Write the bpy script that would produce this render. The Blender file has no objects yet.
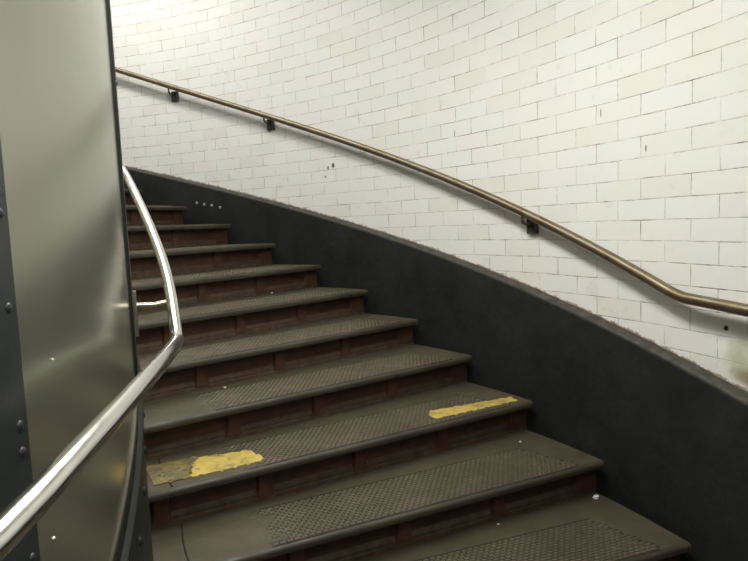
import bpy, math, random
from math import sin, cos, pi
from mathutils import Vector, Matrix

C = bpy.context.scene.collection
random.seed(7)

# ---------------------------------------------------------------- measures (metres, stair axis = z axis)
D_CAM = 3.1656          # camera distance from the axis of the shaft
R_WALL = 4.4947         # tiled outer wall
R_SKIRT = 4.450         # face of the black skirting
R_RAIL = 4.432         # bronze handrail
R_COL = 2.7287          # lift shaft casing in the middle
H = 0.14455             # rise
DT = 0.090992           # step angle
T0 = 0.490              # angle of the first nosing
Z0 = 1.2594             # camera height over the landing (landing at z = 0)
TA, TB = -1.25, 2.35    # angular ends of the built stretch
T_TOP = T0 + 17 * DT


def zst(t):             # height of the nosing line
    return H + H / DT * (t - T0)


# ---------------------------------------------------------------- helpers
def pol(r, t, z):
    return (r * cos(t), r * sin(t), z)


def lerp_table(tab, t):
    if t <= tab[0][0]:
        a, b = tab[0], tab[1]
    elif t >= tab[-1][0]:
        a, b = tab[-2], tab[-1]
    else:
        for i in range(len(tab) - 1):
            if tab[i][0] <= t <= tab[i + 1][0]:
                a, b = tab[i], tab[i + 1]
                break
    s = (t - a[0]) / (b[0] - a[0])
    return a[1] + s * (b[1] - a[1])


class MB:
    def __init__(self):
        self.v = []; self.f = []; self.mi = []; self.uv = {}

    def add(self, verts, faces, mi=0):
        n = len(self.v)
        self.v += [tuple(v) for v in verts]
        for f in faces:
            self.f.append(tuple(i + n for i in f)); self.mi.append(mi)

    def box(self, x0, x1, y0, y1, z0, z1, mi=0, M=None):
        vs = [Vector((x, y, z)) for z in (z0, z1) for y in (y0, y1) for x in (x0, x1)]
        if M: vs = [M @ v for v in vs]
        self.add(vs, [(0, 2, 3, 1), (4, 5, 7, 6), (0, 1, 5, 4), (2, 6, 7, 3), (0, 4, 6, 2), (1, 3, 7, 5)], mi)

    def frustum(self, cx, cy, z0, z1, ax, ay, bx, by, M=None, mi=0, ang=0):
        vs = []
        for z, hx, hy in ((z0, ax, ay), (z1, bx, by)):
            for sx, sy in ((-1, -1), (1, -1), (1, 1), (-1, 1)):
                x, y = sx * hx, sy * hy
                vs.append(Vector((cx + x * cos(ang) - y * sin(ang), cy + x * sin(ang) + y * cos(ang), z)))
        if M: vs = [M @ v for v in vs]
        self.add(vs, [(4, 5, 6, 7), (0, 1, 5, 4), (1, 2, 6, 5), (2, 3, 7, 6), (3, 0, 4, 7)], mi)

    def grid(self, rows, mi=0, closed=False):
        n = len(rows[0]); vs = [p for r in rows for p in r]; fs = []
        for i in range(len(rows) - 1):
            for j in range(n if closed else n - 1):
                k = (j + 1) % n
                fs.append((i * n + j, i * n + k, (i + 1) * n + k, (i + 1) * n + j))
        self.add(vs, fs, mi)

    def tube(self, pts, rad, n=16, cap=True):
        pts = [Vector(p) for p in pts]; rows = []
        for i, p in enumerate(pts):
            a = pts[max(i - 1, 0)]; b = pts[min(i + 1, len(pts) - 1)]
            d = (b - a).normalized()
            s = d.cross(Vector((0, 0, 1)))
            if s.length < 1e-3: s = d.cross(Vector((1, 0, 0)))
            s.normalize(); u = s.cross(d)
            rr = rad[i] if isinstance(rad, (list, tuple)) else rad
            rows.append([p + rr * (cos(2 * pi * k / n) * s + sin(2 * pi * k / n) * u) for k in range(n)])
        self.grid(rows, closed=True)
        if cap:
            m = len(self.v)
            self.f.append(tuple(range(m - n, m))); self.mi.append(0)
            self.f.append(tuple(range(m - len(rows) * n, m - len(rows) * n + n))[::-1]); self.mi.append(0)

    def dome(self, M, r, h, n=14, m=5):          # rivet head on local z
        rows = []
        for i in range(m + 1):
            a = pi / 2 * i / m
            rr = max(r * cos(a), 1e-5)
            rows.append([M @ Vector((rr * cos(2 * pi * k / n), rr * sin(2 * pi * k / n), h * sin(a))) for k in range(n)])
        self.grid(rows, closed=True)

    def build(self, name, mats, parent=None, smooth=None, loc=None):
        me = bpy.data.meshes.new(name)
        me.from_pydata(self.v, [], self.f)
        for m in (mats if isinstance(mats, (list, tuple)) else [mats]): me.materials.append(m)
        me.polygons.foreach_set('material_index', self.mi)
        me.update()
        import bmesh
        bm = bmesh.new(); bm.from_mesh(me)
        bmesh.ops.remove_doubles(bm, verts=bm.verts, dist=1e-5)
        bmesh.ops.recalc_face_normals(bm, faces=bm.faces)
        bm.to_mesh(me); bm.free()
        if smooth is not None:
            me.shade_smooth()
            me.set_sharp_from_angle(angle=math.radians(smooth))
        o = bpy.data.objects.new(name, me); C.objects.link(o)
        if parent: o.parent = parent
        return o


def to_local(o, origin, rz):
    """Move an object's world-space mesh under an Empty placed at origin / rz."""
    M = (Matrix.Translation(origin) @ Matrix.Rotation(rz, 4, 'Z')).inverted()
    o.data.transform(M)


def empty(name, loc=(0, 0, 0), rz=0.0):
    o = bpy.data.objects.new(name, None); C.objects.link(o)
    o.location = loc; o.rotation_euler = (0, 0, rz); o.empty_display_size = .1
    return o


def tag(o, label, cat, group=None, kind=None):
    if label: o['label'] = label
    if cat: o['category'] = cat
    if group: o['group'] = group
    if kind: o['kind'] = kind
    return o


def frame_at(r, t, z):
    """Matrix with local z pointing radially outwards at angle t, local x tangential, y up."""
    er = Vector((cos(t), sin(t), 0)); et = Vector((-sin(t), cos(t), 0)); ez = Vector((0, 0, 1))
    M = Matrix.Identity(4)
    M.col[0][:3] = et; M.col[1][:3] = ez; M.col[2][:3] = er; M.col[3][:3] = (er * r + ez * z)
    return M


# ---------------------------------------------------------------- node helpers
class NT:
    def __init__(self, name):
        self.m = bpy.data.materials.new(name); self.m.use_nodes = True
        self.t = self.m.node_tree; self.t.nodes.clear()
        self.out = self.n('ShaderNodeOutputMaterial'); self.b = self.n('ShaderNodeBsdfPrincipled')
        self.l(self.b.outputs[0], self.out.inputs[0])

    def n(self, k, **kw):
        x = self.t.nodes.new(k)
        for a, v in kw.items(): setattr(x, a, v)
        return x

    def l(self, a, b): self.t.links.new(a, b)

    def put(self, v, s):
        if hasattr(v, 'is_output'): self.l(v, s)
        else:
            try: s.default_value = v
            except Exception: s.default_value = (*v, 1)

    def math(self, op, a, b=None, c=None, clamp=False):
        x = self.n('ShaderNodeMath', operation=op, use_clamp=clamp)
        self.put(a, x.inputs[0])
        if b is not None: self.put(b, x.inputs[1])
        if c is not None: self.put(c, x.inputs[2])
        return x.outputs[0]

    def mix(self, f, a, b, bt='MIX'):
        x = self.n('ShaderNodeMix', data_type='RGBA', blend_type=bt)
        self.put(f, x.inputs[0])
        self.put((*a, 1) if isinstance(a, tuple) and len(a) == 3 else a, x.inputs[6])
        self.put((*b, 1) if isinstance(b, tuple) and len(b) == 3 else b, x.inputs[7])
        return x.outputs[2]

    def noise(self, vec, scale, detail=4, rough=.55, dist=0):
        x = self.n('ShaderNodeTexNoise')
        if vec is not None: self.l(vec, x.inputs['Vector'])
        x.inputs['Scale'].default_value = scale; x.inputs['Detail'].default_value = detail
        x.inputs['Roughness'].default_value = rough; x.inputs['Distortion'].default_value = dist
        return x.outputs[0]

    def ramp(self, f, stops):
        x = self.n('ShaderNodeValToRGB'); e = x.color_ramp.elements
        while len(e) < len(stops): e.new(.5)
        for i, (p, c) in enumerate(stops):
            e[i].position = p; e[i].color = (*c, 1) if isinstance(c, tuple) else (c, c, c, 1)
        self.put(f, x.inputs[0]); return x.outputs[0]

    def bump(self, h, strength, dist, normal=None):
        x = self.n('ShaderNodeBump'); x.inputs['Strength'].default_value = strength
        x.inputs['Distance'].default_value = dist; self.l(h, x.inputs['Height'])
        if normal: self.l(normal, x.inputs['Normal'])
        return x.outputs[0]

    def set(self, **kw):
        for k, v in kw.items():
            self.put(v, self.b.inputs[k.replace('_', ' ')])
        return self.m


def simple(name, col, rough=.5, metal=0.0, var=.25, scale=18, bump=.15, spec=.5):
    n = NT(name); g = n.n('ShaderNodeNewGeometry').outputs['Position']
    f = n.noise(g, scale, 6, .6)
    lo = tuple(c * (1 - var) for c in col); hi = tuple(min(1, c * (1 + var)) for c in col)
    c = n.ramp(f, [(.3, lo), (.7, hi)])
    r = n.ramp(n.noise(g, scale * 2, 4), [(.3, max(.03, rough - .08)), (.7, min(1, rough + .08))])
    nm = n.bump(n.noise(g, scale * 5, 5), bump, .002)
    n.set(Base_Color=c, Roughness=r, Metallic=metal, Normal=nm)
    n.b.inputs['Specular IOR Level'].default_value = spec
    return n.m


# ---- glazed brick
BW = 2 * .0241095 * R_WALL; RH = .0762; TH_B = .508779; ZC0 = .586022 + Z0


def brick_material():
    n = NT('glazed_white_brick')
    uv = n.n('ShaderNodeUVMap'); uv.uv_map = 'wall_uv'
    pos = n.n('ShaderNodeNewGeometry').outputs['Position']
    s = n.n('ShaderNodeSeparateXYZ'); n.l(uv.outputs[0], s.inputs[0])
    # hand-laid courses wander by a millimetre or two
    wob = n.math('MULTIPLY', n.math('SUBTRACT', n.noise(pos, 1.7, 3), .5), .006)
    wob2 = n.math('MULTIPLY', n.math('SUBTRACT', n.noise(pos, 7, 2), .5), .007)
    u = n.math('ADD', s.outputs[0], wob2); v = n.math('ADD', n.math('ADD', s.outputs[1], wob), n.math('MULTIPLY', wob2, .5))
    cb = n.n('ShaderNodeCombineXYZ'); n.l(u, cb.inputs[0]); n.l(v, cb.inputs[1])
    b = n.n('ShaderNodeTexBrick'); n.l(cb.outputs[0], b.inputs['Vector'])
    b.offset = .5; b.offset_frequency = 2; b.squash = 1; b.squash_frequency = 2
    for k, val in (('Scale', 1), ('Mortar Size', .0022), ('Mortar Smooth', .35), ('Bias', 0), ('Brick Width', BW), ('Row Height', RH)):
        b.inputs[k].default_value = val
    b.inputs['Color1'].default_value = (0, 0, 0, 1); b.inputs['Color2'].default_value = (1, 1, 1, 1); b.inputs['Mortar'].default_value = (.5, .5, .5, 1)
    rnd = b.outputs['Color']; mort = b.outputs['Fac']
    tint = n.ramp(rnd, [(0, (.71, .705, .665)), (.2, (.735, .735, .70)), (.42, (.75, .75, .72)), (.6, (.752, .742, .72)), (.8, (.735, .75, .73)), (1, (.76, .755, .725))])
    # cloudy firing marks, the odd pinkish or bluish glaze
    cl = n.noise(pos, 2.6, 4)
    tint = n.mix(n.ramp(cl, [(.5, 0.0), (.75, .30)]), tint, (.80, .72, .70), 'MIX')
    cl2 = n.noise(pos, 4.1, 5)
    tint = n.mix(n.ramp(cl2, [(.55, 0.0), (.8, .35)]), tint, (.70, .71, .76))
    cl3 = n.noise(pos, 26, 6, .7)
    tint = n.mix(n.ramp(cl3, [(.60, 0.0), (.78, .22)]), tint, (.52, .47, .38))
    # joint: dirty in places, clean in others
    jn = n.ramp(n.noise(pos, 6.5, 6, .8), [(.40, .12), (.50, .55), (.60, 1.0)])
    jc = n.mix(n.ramp(n.noise(pos, 12, 4, .7), [(.4, 0.0), (.6, 1.0)]), (.16, .135, .10), (.46, .43, .37))
    col = n.mix(n.math('MULTIPLY', mort, jn), tint, jc)
    # chips, a drill hole and a green damp patch: each (u, v, ru, rv, colour, edge)
    def spot(t, z, ru, rv, c, amt=1.0, soft=.35, col=None):
        du = n.math('DIVIDE', n.math('SUBTRACT', s.outputs[0], U(t)), ru)
        dv = n.math('DIVIDE', n.math('SUBTRACT', s.outputs[1], V(z)), rv)
        d = n.math('SQRT', n.math('ADD', n.math('MULTIPLY', du, du), n.math('MULTIPLY', dv, dv)))
        d = n.math('ADD', d, n.math('MULTIPLY', n.math('SUBTRACT', n.noise(pos, 1.2 / max(ru, .01), 4), .5), 1.3))
        m = n.math('MULTIPLY', n.ramp(d, [(max(0, 1 - soft), 1.0), (1.0, 0.0)]), amt)
        return n.mix(m, col, c)
    for a in SPOTS:
        col = spot(*a[:4], a[4], a[5], a[6], col)
    # crumbling brown mortar where the tiles meet the top of the skirting
    tt = n.math('ADD', n.math('DIVIDE', n.math('SUBTRACT', s.outputs[0], 100 * BW), R_WALL), TH_B)
    zk = n.math('ADD', n.math('MULTIPLY', tt, n.math('ADD', n.math('MULTIPLY', tt, .0244), 1.0656)), -1.0633 + Z0 - ZC0 + 100 * RH)
    dk = n.math('SUBTRACT', s.outputs[1], zk)
    dk = n.math('SUBTRACT', n.math('MULTIPLY', dk, 46), n.math('MULTIPLY', n.math('SUBTRACT', n.noise(pos, 32, 5, .75), .42), 2.2))
    col = n.mix(n.ramp(dk, [(.0, .85), (.22, 0.0)]), col, n.mix(n.noise(pos, 60, 3), (.10, .07, .04), (.34, .27, .18)))
    rough = n.math('ADD', n.math('MULTIPLY', mort, .35), n.ramp(n.noise(pos, 6, 4), [(.3, .26), (.7, .42)]))
    hgt = n.math('SUBTRACT', n.math('MULTIPLY', rnd, .18), mort)
    nm = n.bump(hgt, .55, .0022)
    nm = n.bump(n.noise(pos, 7, 3), .22, .012, nm)
    n.set(Base_Color=col, Roughness=rough, Normal=nm)
    n.b.inputs['Specular IOR Level'].default_value = .42
    return n.m


def U(t): return (t - TH_B) * R_WALL + 100 * BW
def V(z): return (z - ZC0) + 100 * RH


DK = (.05, .045, .035)
SPOTS = [
    (1.020, .382 + Z0, .014, .020, DK, .95, .4), (1.030, .372 + Z0, .010, .014, DK, .9, .4),
    (1.036, .318 + Z0, .010, .010, DK, .85, .5), (.4775, -.377 + Z0, .010, .010, (.03, .03, .02), 1, .3),
    (.466, -.47 + Z0, .075, .10, (.40, .44, .27), .75, .8), (.455, -.52 + Z0, .09, .035, (.22, .17, .08), .75, .7),
    (.520, -.53 + Z0, .10, .012, (.25, .18, .10), .6, .7), (.70, -.355 + Z0, .016, .010, (.10, .08, .05), .9, .5),
    (.712, -.31 + Z0, .012, .016, (.30, .27, .16), .7, .5), (.686, -.335 + Z0, .03, .008, (.2, .12, .06), .8, .6),
    (.60, .40 + Z0, .004, .020, DK, .8, .5), (.552, .235 + Z0, .005, .016, DK, .8, .5), (.80, .45 + Z0, .004, .022, DK, .85, .5),
]

M_BRICK = brick_material()


def plaster():
    n = NT('painted_plaster'); g = n.n('ShaderNodeNewGeometry').outputs['Position']
    c = n.ramp(n.noise(g, 2, 5), [(.3, (.60, .59, .54)), (.7, (.68, .67, .62))])
    return n.set(Base_Color=c, Roughness=.7, Normal=n.bump(n.noise(g, 60, 4), .2, .003))


def skirt_mat():
    n = NT('black_painted_skirting'); geo = n.n('ShaderNodeNewGeometry'); g = geo.outputs['Position']
    base = n.ramp(n.noise(g, 3.2, 6, .62), [(.3, (.0085, .0092, .0085)), (.7, (.019, .0205, .020))])
    scf = n.ramp(n.noise(g, 38, 6, .75), [(.66, 0.0), (.80, .35)])
    base = n.mix(scf, base, (.035, .038, .035))
    # dust lies on what faces up
    s = n.n('ShaderNodeSeparateXYZ'); n.l(geo.outputs['Normal'], s.inputs[0])
    up = n.ramp(s.outputs[2], [(.25, 0.0), (.75, 1.0)])
    dust = n.ramp(n.noise(g, 30, 6, .7), [(.35, (.03, .029, .024)), (.62, (.08, .075, .06)), (.85, (.20, .17, .12))])
    base = n.mix(n.math('MULTIPLY', up, .85), base, dust)
    nm = n.bump(n.noise(g, 9, 6, .6), .45, .012)
    return n.set(Base_Color=base, Roughness=n.ramp(n.noise(g, 12, 4), [(.3, .5), (.7, .7)]), Normal=nm, Specular_IOR_Level=.22)


def tread_mat(name, a, b, c, rough=.62):
    n = NT(name); g = n.n('ShaderNodeNewGeometry').outputs['Position']
    col = n.ramp(n.noise(g, 5, 6, .65), [(.28, a), (.5, b), (.72, c)])
    fleck = n.ramp(n.noise(g, 55, 5, .7), [(.62, 0.0), (.80, .45)])
    col = n.mix(fleck, col, tuple(min(1, x * 1.7) for x in c))
    nm = n.bump(n.noise(g, 90, 5), .35, .002)
    r = n.ramp(n.noise(g, 14, 4), [(.3, rough - .14), (.7, rough + .14)])
    n.set(Base_Color=col, Roughness=r, Normal=nm, Metallic=.15)
    return n.m


def yellow_mat():
    n = NT('worn_yellow_paint'); g = n.n('ShaderNodeNewGeometry').outputs['Position']
    y = n.ramp(n.noise(g, 14, 4), [(.3, (.36, .27, .055)), (.7, (.52, .395, .095))])
    w = n.ramp(n.noise(g, 22, 7, .72), [(.50, 0.0), (.66, .8)])
    col = n.mix(w, y, (.10, .080, .035))
    return n.set(Base_Color=col, Roughness=.6, Normal=n.bump(n.noise(g, 80, 4), .3, .002))


def faded_yellow_mat():
    n = NT('nearly_worn_off_yellow_paint'); g = n.n('ShaderNodeNewGeometry').outputs['Position']
    w = n.ramp(n.noise(g, 24, 7, .72), [(.40, 0.0), (.6, 1.0)])
    col = n.mix(w, (.21, .165, .05), (.085, .068, .036))
    return n.set(Base_Color=col, Roughness=.6, Normal=n.bump(n.noise(g, 80, 4), .3, .002))


def panel_mat():
    n = NT('scuffed_satin_metal_cladding'); g = n.n('ShaderNodeNewGeometry').outputs['Position']
    mp = n.n('ShaderNodeMapping'); mp.inputs['Scale'].default_value = (1, 1, .12); n.l(g, mp.inputs[0])
    st = n.noise(mp.outputs[0], 130, 3)
    col = n.ramp(n.noise(g, 3, 5), [(.3, (.325, .325, .255)), (.7, (.38, .38, .305))])
    sc = n.ramp(n.noise(g, 30, 7, .8), [(.70, 0.0), (.78, .5)])
    col = n.mix(sc, col, (.55, .52, .42))
    r = n.math('ADD', n.math('MULTIPLY', st, .03), n.ramp(n.noise(g, 4, 5), [(.3, .20), (.7, .25)]))
    nm = n.bump(n.noise(g, 2.0, 1), .05, .02)
    return n.set(Base_Color=col, Roughness=r, Metallic=.8, Normal=nm)


def tube_mat(name, col, rough, metal=1.0, blotch=None):
    n = NT(name); g = n.n('ShaderNodeNewGeometry').outputs['Position']
    c = n.ramp(n.noise(g, 7, 5), [(.3, tuple(x * .88 for x in col)), (.7, col)])
    if blotch:
        c = n.mix(n.ramp(n.noise(g, 11, 6, .7), [(.45, 0.0), (.62, .85)]), c, blotch)
    r = n.ramp(n.noise(g, 25, 4), [(.3, rough * .8), (.7, rough * 1.25)])
    return n.set(Base_Color=c, Roughness=r, Metallic=metal)


M_PLASTER = plaster(); M_SKIRT = skirt_mat()
M_TREAD = tread_mat('dusty_iron_tread', (.048, .039, .0225), (.064, .053, .031), (.084, .068, .040))
M_STUD = tread_mat('worn_tread_studs', (.068, .056, .034), (.088, .073, .046), (.118, .098, .062), .5)
M_DIRT = tread_mat('dirt_between_studs', (.015, .012, .008), (.021, .017, .011), (.030, .024, .016), .8)
M_NOSE = tread_mat('rubbed_nosing_edge', (.032, .026, .0175), (.045, .037, .025), (.066, .055, .038), .6)
M_RISER = simple('red_brown_riser_paint', (.056, .0275, .0155), .6, 0, .35, 20, .3, .25)
M_STILE = simple('lighter_red_brown_stile_paint', (.062, .031, .018), .6, 0, .3, 24, .3, .25)
M_PLINTH = simple('paler_brown_plinth', (.062, .041, .026), .65, 0, .35, 30, .3, .25)  # plinth and sloped ledge, a paler brown than the riser face
M_YELLOW = yellow_mat(); M_FADED = faded_yellow_mat()
M_PANEL = panel_mat()
M_STEEL = simple('dark_blue_grey_painted_steel', (.021, .0255, .027), .4, .1, .3, 8, .25)
M_STEEL_D = simple('black_green_painted_steel', (.012, .0150, .0135), .52, .05, .3, 10, .25, .3)
M_BEAD = simple('dull_brass_bead', (.045, .040, .022), .55, .4, .2, 20, .1)
M_CHROME = tube_mat('polished_steel_tube', (.76, .75, .71), .19)
M_CHROME_D = tube_mat('tarnished_steel', (.60, .57, .50), .25)
M_BRONZE = tube_mat('worn_bronze_tube', (.235, .195, .130), .40, .85, (.165, .120, .072))
M_BRACKET = simple('dark_iron_bracket', (.045, .042, .034), .5, .4, .3, 30, .3)
M_FLOOR = simple('landing_paving', (.13, .115, .09), .65, 0, .25, 6, .25)
M_PAPER = simple('white_paper', (.75, .73, .70), .7, 0, .08, 40, .2)
M_CHIP = simple('pale_bare_chip', (.28, .28, .25), .6, 0, .2, 40, .2)
M_HOUSING = simple('white_enamel_housing', (.7, .7, .68), .4, 0, .05, 10, .05)


def lamp_mat(name, strength):
    n = NT(name); n.t.nodes.remove(n.b)
    e = n.n('ShaderNodeEmission'); e.inputs[0].default_value = (1, .985, .915, 1); e.inputs[1].default_value = strength
    n.l(e.outputs[0], n.out.inputs[0]); return n.m


# ---------------------------------------------------------------- the setting
def ceil_z(t):
    return max(2.5, zst(t) + 2.32)


def trange(a, b, step=.02):
    n = max(2, int(math.ceil((b - a) / step)))
    return [a + (b - a) * i / n for i in range(n + 1)]


# outer tiled wall, a real thickness behind its glazed face
mb = MB(); ts = trange(TA, TB, .02)
mb.grid([[pol(R_WALL, t, -.4), pol(R_WALL, t, ceil_z(t) + .25), pol(R_WALL + .25, t, ceil_z(t) + .25), pol(R_WALL + .25, t, -.4)] for t in ts], closed=True)
wall = mb.build('wall_right', M_BRICK, smooth=25)
uvl = wall.data.uv_layers.new(name='wall_uv')
for lp in wall.data.loops:
    x, y, z = wall.data.vertices[lp.vertex_index].co
    uvl.data[lp.index].uv = (U(math.atan2(y, x)), V(z))
tag(wall, None, None, kind='structure')

# ceiling: level over the landing, a rising soffit over the flight
mb = MB()
mb.grid([[pol(r, t, ceil_z(t) + dz) for r, dz in ((R_COL - .1, 0), (R_WALL + .02, 0), (R_WALL + .02, .15), (R_COL - .1, .15))] for t in ts], closed=True)
tag(mb.build('ceiling', M_PLASTER, smooth=25), None, None, kind='structure')

# landing
mb = MB()
mb.grid([[pol(R_COL - .1, t, 0), pol(R_WALL + .02, t, 0), pol(R_WALL + .02, t, -.2), pol(R_COL - .1, t, -.2)] for t in trange(TA, T0 + .09, .03)], closed=True)
tag(mb.build('floor', M_FLOOR, smooth=25), None, None, kind='structure')

# end walls, added to close the built stretch and keep light in
for nm, t, s in (('wall_added_back', TA, -1), ('wall_added_far', TB, 1)):
    mb = MB(); M = Matrix.Rotation(t, 4, 'Z')
    z1 = ceil_z(t) + .2
    mb.box(R_COL - .15, R_WALL + .25, min(0, s * .15), max(0, s * .15), -.4, z1, M=M)
    o = mb.build(nm, M_BRICK); uvl = o.data.uv_layers.new(name='wall_uv')
    for lp in o.data.loops:
        x, y, z = o.data.vertices[lp.vertex_index].co
        uvl.data[lp.index].uv = (math.hypot(x, y) + 10, V(z))
    tag(o, None, None, kind='structure')

# casing of the lift shaft (the round inner wall), dark steel behind the cladding
mb = MB()
mb.grid([[pol(R_COL - .022, t, -.3), pol(R_COL - .022, t, ceil_z(t) + .1), pol(R_COL - .15, t, ceil_z(t) + .1), pol(R_COL - .15, t, -.3)] for t in ts], closed=True)
tag(mb.build('wall_left', M_STEEL_D, smooth=25), None, None, kind='structure')


# ---------------------------------------------------------------- black skirting on the outer wall
def sk_z(t):
    if t < .40:                      # eases to level beside the landing
        a = .4; z = .024395 * a * a + 1.065601 * a - 1.063333 + Z0
        return max(.60, z - (a - t) * .6)
    if t > 1.50: return sk_z(1.5) + (t - 1.5) * 1.5
    return .024395 * t * t + 1.065601 * t - 1.063333 + Z0


mb = MB(); rows = []
rr = random.Random(3)
for t in trange(TA, TB, .008):
    z = sk_z(t); j = rr.uniform(-.0022, .0022); q = rr.uniform(-.0006, .0006)
    bot = -.02 if t < T0 + .05 else zst(t) - H - .25
    rows.append([pol(R_WALL, t, z + j), pol(R_WALL - .014, t, z - .001 + j * .8), pol(R_SKIRT + .018, t, z - .005 + q), pol(R_SKIRT + .008, t, z - .009),
                 pol(R_SKIRT + .002, t, z - .017), pol(R_SKIRT, t, z - .028), pol(R_SKIRT, t, (z + bot) / 2), pol(R_SKIRT, t, bot), pol(R_WALL, t, bot)])
mb.grid(rows, closed=True)
skirt = mb.build('baseboard_right', M_SKIRT, smooth=50); skirt['kind'] = 'structure'
for t, z in ((1.294, .207), (1.279, .193), (1.263, .182), (1.246, .164)):
    m2 = MB(); m2.dome(frame_at(R_SKIRT - .001, t, z + Z0) @ Matrix.Rotation(pi, 4, 'X'), .011, .005)
    m2.build('bolt_head', M_CHIP, skirt, smooth=60)['label'] = 'small pale bolt head'

# mortar crumbs line where the tiles meet the skirting


# ---------------------------------------------------------------- steps
R_IN, R_OUT = 2.742, 4.418
TH = .030                     # tread casting thickness


def xin(y): return math.sqrt(R_IN ** 2 - y * y)
def xout(y): return math.sqrt(R_OUT ** 2 - y * y)


def yback(x): return x * math.tan(DT) + .072


# studs field limits
def stud_ok(x, y, r):
    if y < .018 or y > min(.275, yback(x) - .055): return False
    hi = 4.30 + .02 * sin(y * 40); lo = 3.0 + .05 * sin(y * 23)
    if not lo < x < hi: return False
    if x > 4.30 - (y - .04) * .35: return False
    return True


def tread_mesh(seed):
    mb = MB(); r = random.Random(seed)
    # plate: front lip profile, then top going back
    prof = [(.055, -TH), (.010, -TH), (.003, -TH + .003), (0, -TH + .009), (0, -.011), (.0025, -.005), (.008, -.0012), (.016, 0), (.030, 0)]
    na = 26
    rows = []
    for (y, z) in prof:
        rows.append([(xin(y) + (xout(y) - xin(y)) * a / na, y, H + z) for a in range(na + 1)])
    mb.grid(rows[:4], mi=0)
    mb.grid(rows[3:8], mi=1); mb.grid(rows[7:], mi=0)
    # top
    top = [[(x, y, z) for (x, y, z) in rows[-1]]]
    nb = 10
    for b in range(1, nb + 1):
        row = []
        for a in range(na + 1):
            x = xin(.03) + (xout(.03) - xin(.03)) * a / na; y = .03
            for _ in range(6):
                y = .03 + (yback(x) - .03) * b / nb
                x = xin(y) + (xout(y) - xin(y)) * a / na
            row.append((x, y, H))
        top.append(row)
    mb.grid(top, mi=0)
    bk = top[-1]
    mb.grid([bk, [(x, y, H - .012) for x, y, z in bk]], mi=0)
    mb.grid([[(x, y, H - .012) for x, y, z in bk], rows[0]], mi=0)
    mb.grid([[p for p in [rw[0] for rw in top]], [(p[0], p[1], H - .03) for p in [rw[0] for rw in top]]], mi=0)
    mb.grid([[p for p in [rw[-1] for rw in top]], [(p[0], p[1], H - .03) for p in [rw[-1] for rw in top]]], mi=0)
    # dirt bed of the studded field, a hair above the plate
    sx, sy = .0235, .0150
    ny = int(.27 / sy)
    for j in range(ny + 1):
        y = .026 + j * sy
        i0 = 0
        for i in range(66):
            x = 2.90 + (i + (j % 2) * .5) * sx
            if not stud_ok(x, y, r): continue
            wear = min(1, max(.15, (x - 2.98 + r.uniform(-.05, .05)) / .22))
            mb.frustum(x, y, H, H + .0034 * wear * r.uniform(.8, 1), .0100, .0056, .0076, .0036, mi=2 if wear > .6 else 0, ang=.0)
            if wear < .6: continue
            # dirt packed beside it
            mb.add([(x - sx * .52, y - sy * 1.02, H + .0004 + 1e-5 * j), (x + sx * .52, y - sy * 1.02, H + .0004 + 1e-5 * j), (x + sx * .52, y + sy * 1.02, H + .0004 + 1e-5 * j), (x - sx * .52, y + sy * 1.02, H + .0004 + 1e-5 * j)], [(0, 1, 2, 3)], 3)
    return mb


STILES = [4.350, 3.945, 3.548, 3.160, 2.800]


def riser_mesh():
    mb = MB()
    x0, x1 = R_IN + .012, 4.428
    prof = [(.052, 0), (.052, .014), (.056, .017), (.056, .028), (.066, .043), (.066, .112), (.058, .114), (.058, H - TH + .001), (.085, H - TH + .001), (.085, 0)]
    rows = [[(x, y, z) for (y, z) in prof] for x in (x0, x1)]
    n = len(prof)
    vs = rows[0] + rows[1]
    fs = [(i, (i + 1) % n, (i + 1) % n + n, i + n) for i in range(n)] 
    mi = [2, 2, 2, 2, 0, 0, 0, 0, 0, 0]
    for f, m in zip(fs, mi): mb.add([vs[i] for i in f], [(0, 1, 2, 3)], m)
    mb.add(rows[0], [tuple(range(n))[::-1]], 0); mb.add(rows[1], [tuple(range(n))], 0)
    return mb


def stile_mesh(x, w=.062):
    mb = MB()
    # upright block with waisted sides, standing proud of the recessed panel
    zs = [.017, .030, .048, .075, .100, H - TH]
    ws = [w * .62, w * .60, w * .50, w * .47, w * .50, w * .66]
    fr = []; bk = []
    for z, h in zip(zs, ws):
        xe = min(x + h, 4.428) if x < 4.3 else 4.428; xs = max(x - h, R_IN + .012)
        fr.append([(xs, .0645, z), (xs + .006, .049, z), (xe - .006, .049, z), (xe, .0645, z)])
    mb.grid(fr)
    return mb


tread_data = [tread_mesh(s).build('tread', [M_TREAD, M_NOSE, M_STUD, M_DIRT], smooth=35) for s in (1, 2)]
riser_proto = riser_mesh().build('riser', [M_RISER, M_STILE, M_PLINTH], smooth=20)
stile_protos = [stile_mesh(x, .06 if x < 4.3 else .066).build('riser_stile', M_STILE, smooth=30) for x in STILES]
tread_me = [o.data for o in tread_data]; riser_me = riser_proto.data; stile_me = [o.data for o in stile_protos]
for o in tread_data + [riser_proto] + stile_protos: bpy.data.objects.remove(o)

LABELS = [
    'lowest brown iron step, partly cut off by the bottom edge of the photo',
    'studded iron step directly below the one with the yellow paint patches',
    'studded iron step with two worn yellow paint patches on its tread',
    'studded iron step directly above the one with yellow paint patches',
    'iron step with red-brown riser, second above the yellow-patched step',
    'iron step with a white paper scrap at its back, third above the yellow-patched step',
    'iron step with red-brown riser, just above the one holding the white paper scrap',
    'iron step seen almost edge-on, three below the topmost dark riser left of the skirting',
    'narrow-looking step near eye level whose tread is barely visible, second above the paper scrap step',
    'reddish step near the top whose tread top cannot be seen, behind the shiny handrail',
    'dark uppermost visible step',
]
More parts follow.
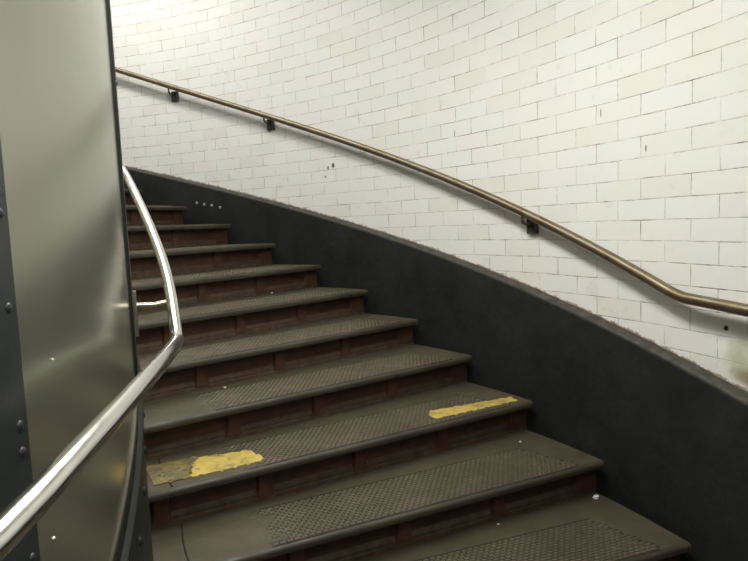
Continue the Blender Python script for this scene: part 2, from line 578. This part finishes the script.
# order check: steps are counted upwards from the landing
LABELS[6] = 'iron step directly above the one holding the white paper scrap'
LABELS[7] = 'iron step with a thin strip of tread showing, second above the paper scrap step'
LABELS[8] = 'step at eye level with no tread showing, third above the paper scrap step'
LABELS[9] = 'upper step whose short brown riser ends just left of the four pale bolt heads'
LABELS[10] = 'topmost dark step seen above all others, mostly behind the shiny handrail'


def link(name, me, parent):
    o = bpy.data.objects.new(name, me); C.objects.link(o); o.parent = parent; return o


steps = []
for k in range(11):
    t = T0 + k * DT
    root = empty('stair_step', (0, 0, k * H), t)
    # origin of the step at its own base, half way along the nosing
    root.location = (3.6 * cos(t), 3.6 * sin(t), k * H)
    tag(root, LABELS[k], 'step', 'iron steps of the spiral flight')
    tr = link('tread', tread_me[k % 2], root); tr.location = (-3.6, 0, 0)
    ri = link('riser', riser_me, root); ri.location = (-3.6, 0, 0)
    for me in stile_me:
        link('riser_stile', me, ri)
    steps.append(root)


def inside(poly, x, y):
    c = False; n = len(poly)
    for i in range(n):
        x1, y1 = poly[i]; x2, y2 = poly[(i + 1) % n]
        if (y1 > y) != (y2 > y) and x < (x2 - x1) * (y - y1) / (y2 - y1) + x1: c = not c
    return c


def paint(name, polyg, mat, label, seed, hole=0.0):
    """paint lying over the studs, its edge stepped where it wore off between them"""
    mb = MB(); r = random.Random(seed); cs = .0118; cy = .0075
    xs = [p[0] for p in polyg]; ys = [p[1] for p in polyg]
    for j in range(int((max(ys) - min(ys)) / cy) + 2):
        y = min(ys) + j * cy
        for i in range(int((max(xs) - min(xs)) / cs) + 2):
            x = min(xs) + (i + (j // 2 % 2) * 1.0) * cs
            jx = .012 * sin(i * 1.6)
            if inside(polyg, x + jx * .2, y + .0035 * sin(i * 1.571)) and r.random() >= hole:
                z = H + .0037
                mb.box(x - cs * .51, x + cs * .51, y - cy * .51, y + cy * .51, H + .0004, z)
    o = mb.build(name, mat, steps[2]); o.location = (-3.6, 0, 0); o['label'] = label
    return o


paint('yellow_paint_patch', [(2.90, .056), (3.14, .050), (3.17, .080), (3.15, .180), (3.05, .200), (2.97, .225), (2.93, .16)], M_YELLOW, 'bright yellow worn paint patch beside the lift casing', 5)
paint('faded_paint_patch', [(2.78, .060), (2.90, .056), (2.93, .16), (2.97, .235), (2.79, .245)], M_FADED, 'almost worn-off olive end of the yellow patch', 8, .03)
paint('yellow_paint_patch', [(3.92, .058), (4.365, .045), (4.375, .105), (3.96, .158), (3.915, .10)], M_YELLOW, 'yellow paint patch near the black skirting', 6)

# dark seams at the inner end of the lower treads
for k in (1, 2):
    mb = MB()
    mb.tube([(2.835 - .02 * s + (.03 * s * s), .02 + .28 * s, H + .0012) for s in [i / 8 for i in range(9)]], .0028, 6)
    o = mb.build('casting_seam', M_DIRT, steps[k]); o.location = (-3.6, 0, 0)

# paper scraps
SCR = [(5, 4.012, .425, .016, 'small white paper scrap at the foot of a riser halfway up the stairs'),
       (0, 4.358, .400, .017, 'white paper scrap lying on the lowest step by the black skirting'),
       (0, 3.90, .375, .007, 'tiny pale crumb at the back of the lowest step near its middle'),
       (3, 3.224, .300, .008, 'tiny pale crumb on the left side of the step above the yellow patches'),
       (1, 4.27, .335, .008, 'tiny white crumb on the step below the yellow patches, near the skirting')]
for k, x, y, s, lab in SCR:
    t = T0 + k * DT; P = Matrix.Rotation(t, 4, 'Z') @ Vector((x, y, (k + 1) * H))
    mb = MB(); r = random.Random(int(x * 1000))
    top = []; n = 7
    for i in range(n):
        a = 2 * pi * i / n; q = s * r.uniform(.6, 1.0)
        top.append((q * cos(a), q * .7 * sin(a), s * r.uniform(.35, .7)))
    bot = [(p[0] * .9, p[1] * .9, .0003) for p in top]
    mb.grid([bot, top], closed=True); mb.add(top + [(0, 0, s * .75)], [(i, (i + 1) % n, n) for i in range(n)]); mb.add(bot, [tuple(range(n))[::-1]])
    o = mb.build('paper_scrap', M_PAPER); o.location = P; o.rotation_euler = (0, 0, t)
    tag(o, lab, 'litter', 'crumbs of litter on the steps')


# ---------------------------------------------------------------- bronze handrail on the tiled wall
RAIL_C = (.191759, -.629436, 2.278000, -1.300783)


def rail_rel(t):
    if t < .5085: return -.2830 + (t - .5085) * .26
    if t > 1.44: t2 = 1.44; return rail_rel(t2) + (t - t2) * 1.6
    return ((RAIL_C[0] * t + RAIL_C[1]) * t + RAIL_C[2]) * t + RAIL_C[3]


rail = empty('wall_handrail', pol(R_RAIL, .506, Z0 - .284), .506)
tag(rail, 'long worn bronze handrail on dark brackets running up the white tiled wall', 'handrail')


def rail_z(t): return rail_rel(t) + Z0


pts = [pol(R_RAIL, t, rail_z(t)) for t in trange(.05, .501, .03)] + [pol(R_RAIL, .5090, rail_z(.5095) + .0015)]
pts += [pol(R_RAIL, t, rail_z(t)) for t in trange(.5150, 2.2, .03)]
mb = MB(); mb.tube(pts, .0190, 20)
o = mb.build('rail_tube', M_BRONZE, rail, smooth=40); to_local(o, Vector(pol(R_RAIL, .506, Z0 - .284)), .506)
for t, z in ((1.331, 1.004), (1.138, .705), (.684, -.036)):
    z += Z0; org = Vector(pol(R_RAIL, .506, Z0 - .284))
    mb = MB(); F = frame_at(R_WALL, t, z) @ Matrix.Scale(-1, 4, (0, 0, 1))      # x tangential, y up, z off the wall
    # thick plate with softened rim
    a, b, dp = .026, .036, .026
    vs = []
    for zz, k in ((0, 1), (dp * .75, 1), (dp, .86)):
        vs.append([F @ Vector((sx * a * k, sy * b * k, zz)) for sx, sy in ((-1, -1), (1, -1), (1, 1), (-1, 1))])
    mb.grid(vs, closed=True); mb.add(vs[-1], [(0, 1, 2, 3)])
    pl = mb.build('wall_plate', M_BRACKET, rail); to_local(pl, org, .506)
    m2 = MB()
    zr = rail_z(t) - z; inn = R_WALL - R_RAIL
    path = [F @ Vector(p) for p in ((-.004, .012, dp - .006), (.002, .009, dp + .008), (.008, .010, inn - .014), (.011, .018, inn - .003), (.012, .030, inn), (.012, zr - .002, inn))]
    m2.tube(path, .0068, 10)
    ar = m2.build('bracket_arm', M_BRACKET, rail, smooth=50); to_local(ar, org, .506)

# ---------------------------------------------------------------- inner polished handrail on the lift casing
RI = R_COL + .090
INR = [(-.35, -.26), (.05, -.252), (.149, -.243), (.178, -.231), (.22, -.221), (.279, -.213), (.351, -.215), (.41, -.226), (.470, -.245),
       (.557, -.125), (.641, -.021), (.715, .092), (.772, .198), (.9, .41), (1.5, 1.36)]


def inr_z(t): return lerp_table(INR, t) + Z0


org = Vector(pol(RI, .470, Z0 - .245))
irail = empty('casing_handrail', org, .470)
tag(irail, 'shiny polished steel handrail curving around the metal-clad lift casing at left', 'handrail')
pts = [pol(RI, t, (inr_z(t - .02) + inr_z(t) + inr_z(t + .02)) / 3) for t in trange(-.35, .445, .025)]
pts += [pol(RI + .001, .460, inr_z(.460) + .002), pol(RI + .0025, .470, Z0 - .245), pol(RI + .001, .480, inr_z(.480))]
pts += [pol(RI, t, (inr_z(t - .02) + inr_z(t) + inr_z(t + .02)) / 3) for t in trange(.50, 1.5, .025)]
mb = MB(); mb.tube(pts, .0142, 24)
o = mb.build('rail_tube', M_CHROME, irail, smooth=40); to_local(o, org, .470)
# far bracket: slim vertical plate with a straight arm
mb = MB(); F = frame_at(R_COL, .525, Z0 - .195)
mb.box(-.016, .016, -.055, .055, 0, .008, M=F)
o = mb.build('wall_plate', M_CHROME_D, irail); to_local(o, org, .470)
mb = MB(); mb.tube([F @ Vector((0, .02, .006)), F @ Vector((0, .018, .05)), F @ Vector((0, .024, .088))], .0062, 12)
o = mb.build('bracket_arm', M_CHROME_D, irail, smooth=50); to_local(o, org, .470)
# ---------------------------------------------------------------- cladding of the lift casing
def stringer_top(t):      # top line of the riveted string along the foot of the cladding
    if t < .30: return .70 + .0 * t
    return .70 + max(0, (t - .30)) * 1.03 if t < .36 else Z0 - .501 + 1.03 * (t - .358)


# straight, continuous version
def stringer_top(t):
    return max(.66, Z0 - .411 + 1.03 * (t - .445))


STRIPS = [(-.140, -.096), (.183, .229), (.500, .545), (.815, .86)]
bounds = [(-.096, .183), (.229, .500), (.545, .815)]
PLAB = ['scuffed satin metal cladding panel left of the dark riveted strip',
        'large scuffed grey satin metal panel on the curved lift casing at left',
        'satin metal cladding panel around the far side of the lift casing']
for (a, b), lab in zip(bounds, PLAB):
    tm = (a + b) / 2; org = Vector(pol(R_COL - .022, tm, stringer_top(tm)))
    p = empty('cladding_panel', org, tm); tag(p, lab, 'panel', 'metal panels cladding the lift casing')
    mb = MB(); rows = []
    for t in trange(a - .004, b + .004, .012):
        zt = ceil_z(t) - .01; zb = stringer_top(t)
        zz = [zb + (zt - zb) * i / 12 for i in range(13)]
        rows.append([pol(R_COL - .008, t, z) for z in zz] + [pol(R_COL - .020, t, z) for z in reversed(zz)])
    mb.grid(rows, closed=True)
    o = mb.build('panel_sheet', M_PANEL, p, smooth=30); to_local(o, org, tm)
    mb = MB()
    mb.grid([[pol(R_COL - .008, t, stringer_top(t) + .007), pol(R_COL - .003, t, stringer_top(t) + .006), pol(R_COL - .001, t, stringer_top(t) + .001), pol(R_COL - .008, t, stringer_top(t) - .002)] for t in trange(a - .002, b + .002, .01)], closed=True)
    o = mb.build('edge_bead', M_BEAD, p, smooth=30); to_local(o, org, tm)
    o['label'] = 'dull brassy bead along the lower edge of the panel'
    if a == .229:
        for (ts_, zs_, rs_) in ((.249, -.384, .0032), (.264, -.160, .0014)):  # added bosses standing for a highlight and a scratch mark
            mb = MB(); mb.dome(frame_at(R_COL - .0085, ts_, zs_ + Z0), rs_, .004)
            o = mb.build('glint_scuff_boss', M_CHROME_D, p, smooth=60); to_local(o, org, tm)

SLAB = ['dark riveted steel strip behind the photographer on the lift casing',
        'dark blue-grey riveted vertical steel strip at the left edge of the photo',
        'thin dark vertical steel strip edging the right side of the big grey panel',
        'dark riveted steel strip on the far side of the lift casing']
for i, (a, b) in enumerate(STRIPS):
    if i in (0, 3): continue
    tm = (a + b) / 2; org = Vector(pol(R_COL, tm, stringer_top(tm)))
    p = empty('riveted_strip', org, tm); tag(p, SLAB[i], 'steel strip', 'vertical strips between the cladding panels')
    mb = MB(); rows = []
    for t in trange(a, b, .01):
        zb, zt = stringer_top(t) - .0, ceil_z(t) - .01
        rows.append([pol(R_COL, t, zb), pol(R_COL, t, zt), pol(R_COL - .0075, t, zt), pol(R_COL - .0075, t, zb)])
    mb.grid(rows, closed=True)
    mb.add(rows[0], [(0, 1, 2, 3)]); mb.add(rows[-1], [(3, 2, 1, 0)])
    o = mb.build('strip_plate', M_STEEL if i == 1 else M_STEEL_D, p, smooth=30); to_local(o, org, tm)
    zl = [.32, .19, .053, .028, -.077, -.212, -.243, -.37, -.50, .45, .58] if i == 1 else [.36]
    for z in zl:
        for tt in ((b - .0062,) if i == 1 else (b - .012,)):
            mb = MB(); mb.dome(frame_at(R_COL - .001, tt, z + Z0), .0065, .0045)
            o = mb.build('rivet', M_STEEL if i == 1 else M_STEEL_D, p, smooth=60); to_local(o, org, tm)

# riveted string at the foot of the casing
org = Vector(pol(R_COL, .4, .6))
mb = MB(); rows = []
for t in trange(-.5, 1.9, .02):
    z = stringer_top(t) - .001; bot = -.02 if t < T0 + .02 else zst(t) - H - .3
    rows.append([pol(R_COL - .02, t, z), pol(R_COL - .004, t, z), pol(R_COL - .004, t, z - .045), pol(R_COL + .001, t, z - .048), pol(R_COL + .006, t, z - .052), pol(R_COL + .006, t, z - .066),
                 pol(R_COL + .001, t, z - .070), pol(R_COL + .001, t, bot), pol(R_COL - .02, t, bot)])
mb.grid(rows, closed=True)
st = mb.build('baseboard_left', M_STEEL_D, smooth=30); st['kind'] = 'structure'
for i in range(16):
    t = .12 + i * .047
    mb = MB(); mb.dome(frame_at(R_COL, t, stringer_top(t) - .155), .0115, .008)
    mb.build('rivet', M_STEEL_D, st, smooth=60)

# ---------------------------------------------------------------- lamps on the ceiling (above the frame)
LAMPS = [(1.72, 3.7, 26.5), (1.30, 3.5, 29), (.90, 3.3, 16), (.50, 3.3, 29), (-.05, 3.4, 20.5)]
LLAB = ['fluorescent batten on the ceiling furthest up the stairs', 'fluorescent batten on the ceiling above the top of the visible flight',
        'fluorescent batten on the ceiling above the middle of the flight', 'fluorescent batten on the ceiling above the lowest steps', 'fluorescent batten on the ceiling above the landing']
for (t, r, s), lab in zip(LAMPS, LLAB):
    z = ceil_z(t); hl = .55
    dz = (ceil_z(t + hl / r) - ceil_z(t - hl / r)) / 2
    L = empty('ceiling_light', pol(r, t, z), t); tag(L, lab, 'lamp', 'fluorescent battens over the stairs')
    tilt = math.atan2(dz, hl)
    M = Matrix.Rotation(tilt, 4, 'X')
    mb = MB(); mb.box(-.19, .19, -hl - .04, hl + .04, -.075, .02, M=M); mb.build('light_housing', M_HOUSING, L)
    mb = MB(); rows = []
    for i in range(9):
        a = pi * i / 8
        rows.append([M @ Vector((.175 * cos(a), y, -.076 - .05 * sin(a))) for y in (-hl, hl)])
    mb.grid(rows); mb.add([r_[0] for r_ in rows], [tuple(range(9))]); mb.add([r_[1] for r_ in rows], [tuple(range(9))[::-1]])
    mb.build('light_diffuser', lamp_mat('lamp_glow', s), L, smooth=40)

# ---------------------------------------------------------------- world, camera, view
w = bpy.data.worlds.new('World'); bpy.context.scene.world = w; w.use_nodes = True
w.node_tree.nodes['Background'].inputs[0].default_value = (.8, .85, .9, 1)
w.node_tree.nodes['Background'].inputs[1].default_value = .05

yaw, pitch, roll, f = -.14995, .092687, -.03937, 605.433
fw = Vector((sin(yaw) * cos(pitch), cos(yaw) * cos(pitch), -sin(pitch)))
rt = Vector((cos(yaw), -sin(yaw), 0)); up = rt.cross(fw)
r2 = cos(roll) * rt + sin(roll) * up; u2 = -sin(roll) * rt + cos(roll) * up
cam = bpy.data.cameras.new('camera'); co = bpy.data.objects.new('camera', cam); C.objects.link(co)
M = Matrix.Identity(4); M.col[0][:3] = r2; M.col[1][:3] = u2; M.col[2][:3] = -fw; M.col[3][:3] = (D_CAM, 0, Z0)
co.matrix_world = M
cam.sensor_width = 36; cam.sensor_fit = 'HORIZONTAL'; cam.lens = f / 748 * 36; cam.clip_start = .01
bpy.context.scene.camera = co
sc = bpy.context.scene
sc.view_settings.view_transform = 'Standard'; sc.view_settings.look = 'None'
sc.view_settings.exposure = 0.0; sc.view_settings.gamma = 1; sc.view_settings.use_curve_mapping = False
